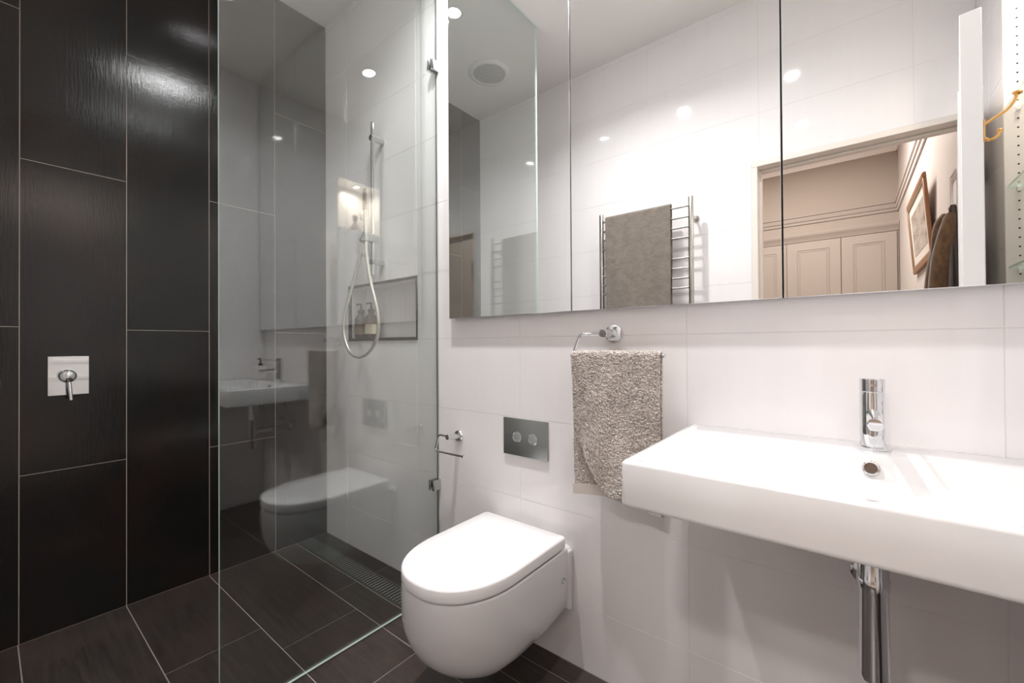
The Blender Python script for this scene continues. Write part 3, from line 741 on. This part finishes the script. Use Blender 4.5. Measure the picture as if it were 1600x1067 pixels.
valve(-.036, 'chrome stop valve left of the trap under the basin'); valve(.122, 'chrome stop valve right of the trap under the basin')
# soap dispenser on the right end of the ledge
sd = thing('soap_dispenser', 'square white soap dispenser with black pump on the basin ledge near the right wall', 'soap dispenser', (.345, -.058, BT))
mb = MB(); mb.box((.312, -.088, BT+.0008), (.378, -.030, BT+.095), None, .006, 3); mb.build('bottle_body', 'soap_white', sd)
mb = MB(); mb.lathe([(.014, .0955), (.014, .112), (.006, .114), (.005, .140)], (.345, -.058, BT), n=24); mb.tube(fillet([(.345, -.058, BT+.132), (.345, -.058, BT+.146), (.315, -.085, BT+.142)], .005), .005, 10); mb.build('pump', 'black', sd)

# ------------------------------------------------------------------ downlights and fan in the ceiling
def downlight(label, x, y, z, lens, rad, group, cat='downlight'):
    watt, col, spread = {'lens_shower': (SHOWER_W, DOWNLIGHT_COL, math.radians(80)), 'lens_mid': (MID_W, DOWNLIGHT_COL, DOWNLIGHT_SPREAD), 'lens': (DOWNLIGHT_W, DOWNLIGHT_COL, DOWNLIGHT_SPREAD), 'lens_niche': (NICHE_W, NICHE_COL, math.radians(150)), 'lens_hall_fill': (HALL_FILL_W, HALL_FILL_COL, math.radians(175))}[lens]
    t = thing('downlight', label, cat, (x, y, z), group)
    mb = MB(); R_ = rad
    mb.lathe([(R_*1.05, .0), (R_*1.42, -.0005), (R_*1.48, -.003), (R_*1.40, -.006), (R_*1.08, -.0045), (R_*1.02, .000)], (x, y, z), n=48, cap0=False, cap1=False); mb.build('trim_ring', 'plastic_white', t)
    mb = MB(); mb.lathe([(R_*1.03, -.0012), (.001, -.0012)], (x, y, z), n=40, cap0=False); mb.build('lens', lens, t)
    ld = bpy.data.lights.new('lamp', 'AREA'); ld.shape = 'DISK'; ld.size = 2*rad*.9; ld.energy = watt; ld.color = col; ld.spread = spread
    lo = bpy.data.objects.new('lamp', ld); COL.objects.link(lo); lo.parent = t; lo.location = (0, 0, -.0035)
    return t
LY = -.46
downlight('round ceiling downlight inside the shower, on the dark-wall side of the glass', -1.74, LY, C, 'lens_shower', .036, 'bathroom ceiling downlights')
downlight('round ceiling downlight above the toilet, nearer the shower screen', -1.03, LY, C, 'lens_mid', .036, 'bathroom ceiling downlights')
downlight('round ceiling downlight above the basin, farther from the shower', -.29, LY, C, 'lens', .036, 'bathroom ceiling downlights')
fn = thing('exhaust_fan', 'round white ceiling vent with perforated grille above the shower', 'vent', (-1.938, -.985, C))
mb = MB(); mb.lathe([(.142, -.0005), (.145, -.004), (.138, -.011), (.122, -.016), (.112, -.014), (.110, -.010)], (-1.938, -.985, C), n=64, cap0=False, cap1=False); mb.build('rim', 'plastic_white', fn)
mb = MB(); mb.lathe([(.1115, -.0105), (.08, -.0125), (.04, -.0135), (.001, -.014)], (0, 0, 0), n=64, cap0=False); go = mb.build('grille', 'grille', fn); go.location = (0, 0, 0)

# ------------------------------------------------------------------ shelf recess: lamp, glass shelves, ornaments
downlight('small lamp in the top of the shelf recess by the door', XR+.09, -.86, RN[3]-.012, 'lens_niche', .022, 'recess lamps', 'lamp')
gl = None
def shelf(z, label):
    t = thing('glass_shelf', label, 'shelf', (XR+.1, (RN[0]+RN[2])/2, z), 'glass shelves in the recess')
    mb = MB(); mb.box((XR+.006, RN[0]+.0125, z), (XR+RD-.004, RN[2]-.0125, z+.008), 'shelf_glass')
    k = mb.mi('glass_edge')
    for f in mb.bm.faces:
        f.normal_update()
        if abs(f.normal.z) < .5: f.material_index = k
    mb.build('pane', None, t)
    for yy, s_ in ((RN[0]+.012, 1), (RN[2]-.012, -1)):
        for xx in (XR+.033, XR+RD-.033):
            mb = MB(); mb.box((xx-.006, yy, z-.018), (xx+.006, yy+s_*.012, z-.0005), None, .002, 1); mb.build('shelf_clip', 'plastic_white', t)
for z, lb in ((1.927, 'glass shelf in the lit recess holding the clay figure'), (1.645, 'glass shelf in the lit recess holding the blue glass bottle'), (1.36, 'lowest glass shelf in the lit recess, with nothing on it')): shelf(z, lb)
fg = thing('figurine', 'pale clay figure standing on the top glass shelf of the recess', 'ornament', (XR+.075, -.835, 1.9355))
fx, fy, fz = XR+.075, -.835, 1.9355
mb = MB(); mb.lathe([(.030, 0), (.034, .004), (.030, .012), (.018, .02), (.021, .06), (.030, .12), (.036, .18), (.034, .215), (.022, .238), (.012, .25), (.011, .262)], (fx, fy, fz), n=32); mb.build('body', 'clay', fg)
mb = MB(); mb.lathe([(.004, .258), (.018, .268), (.024, .29), (.022, .312), (.012, .326), (.003, .329)], (fx, fy, fz), n=28); mb.build('head', 'clay', fg)
for s_ in (1, -1):
    mb = MB(); mb.tube(curve([(fx, fy+s_*.032, fz+.215), (fx-.010, fy+s_*.055, fz+.17), (fx-.02, fy+s_*.045, fz+.125), (fx-.034, fy+s_*.018, fz+.14)], 8), .009, 12); mb.build('arm', 'clay', fg)
gb = thing('glass_bottle', 'round blue-green glass bottle on the middle glass shelf of the recess', 'bottle', (XR+.06, -.712, 1.6535))
gx_, gy_, gz_ = XR+.06, -.712, 1.6535
mb = MB(); mb.lathe([(.022, 0), (.034, .006), (.042, .03), (.042, .06), (.032, .085), (.013, .10), (.011, .125), (.014, .128)], (gx_, gy_, gz_), n=36); mb.build('bottle_body', 'blue_glass', gb)
mb = MB(); mb.lathe([(.010, .1285), (.010, .133), (.016, .138), (.016, .156), (.010, .160)], (gx_, gy_, gz_), n=24); mb.build('stopper', 'satin_chrome', gb)

# ------------------------------------------------------------------ heated towel rail opposite, with bath towel
hr = thing('heated_towel_rail', 'steel ladder towel rail on the white wall opposite the basin', 'towel rail', (-.97, -D, 1.0))
HRY = -D+.115
for x in (-1.245, -.690):
    mb = MB(); mb.lathe([(.011, .985), (.0145, .990), (.0145, 1.938), (.012, 1.943), (.004, 1.945)], (x, HRY, 0), n=24); mb.build('upright', 'steel', hr)
    for z in (1.02, 1.84):
        mb = MB(); mb.cyl((x, -D+.001, z), (x, HRY, z), .008, 18); mb.lathe([(.017, 0), (.017, .006)], (x, -D+.001, z), (0, 1, 0), 24); mb.build('wall_mount', 'steel', hr)
for z in (1.893, 1.832, 1.774, 1.715, 1.597, 1.540, 1.483, 1.426, 1.31, 1.25, 1.19, 1.13, 1.03):
    mb = MB(); mb.cyl((-1.245, HRY, z), (-.690, HRY, z), .0062, 16); mb.build('rung', 'steel', hr)
towel('bath_towel', 'taupe bath towel folded over the steel towel rail', 'towel', -1.212, -.800, HRY, 1.905, lambda u: 1.05, lambda u: 1.15, .015, 'terry_flat', step=.006, pile=.0015, fold=.004, sgn=1, gap=.012)

# ------------------------------------------------------------------ unseen hall lamps, added as fill for the lower bathroom
downlight('added warm fill lamp on the hall ceiling, out of view, near the wardrobe', -.55, -3.25, HC, 'lens_hall_fill', .15, 'added hall fill lamps', 'lamp')
downlight('added warm fill lamp on the hall ceiling, out of view, nearer the bathroom doorway', -.15, -2.75, HC, 'lens_hall_fill', .15, 'added hall fill lamps', 'lamp')
# lathe-based grille keeps object coordinates centred on itself
go.location = (0, 0, 0)
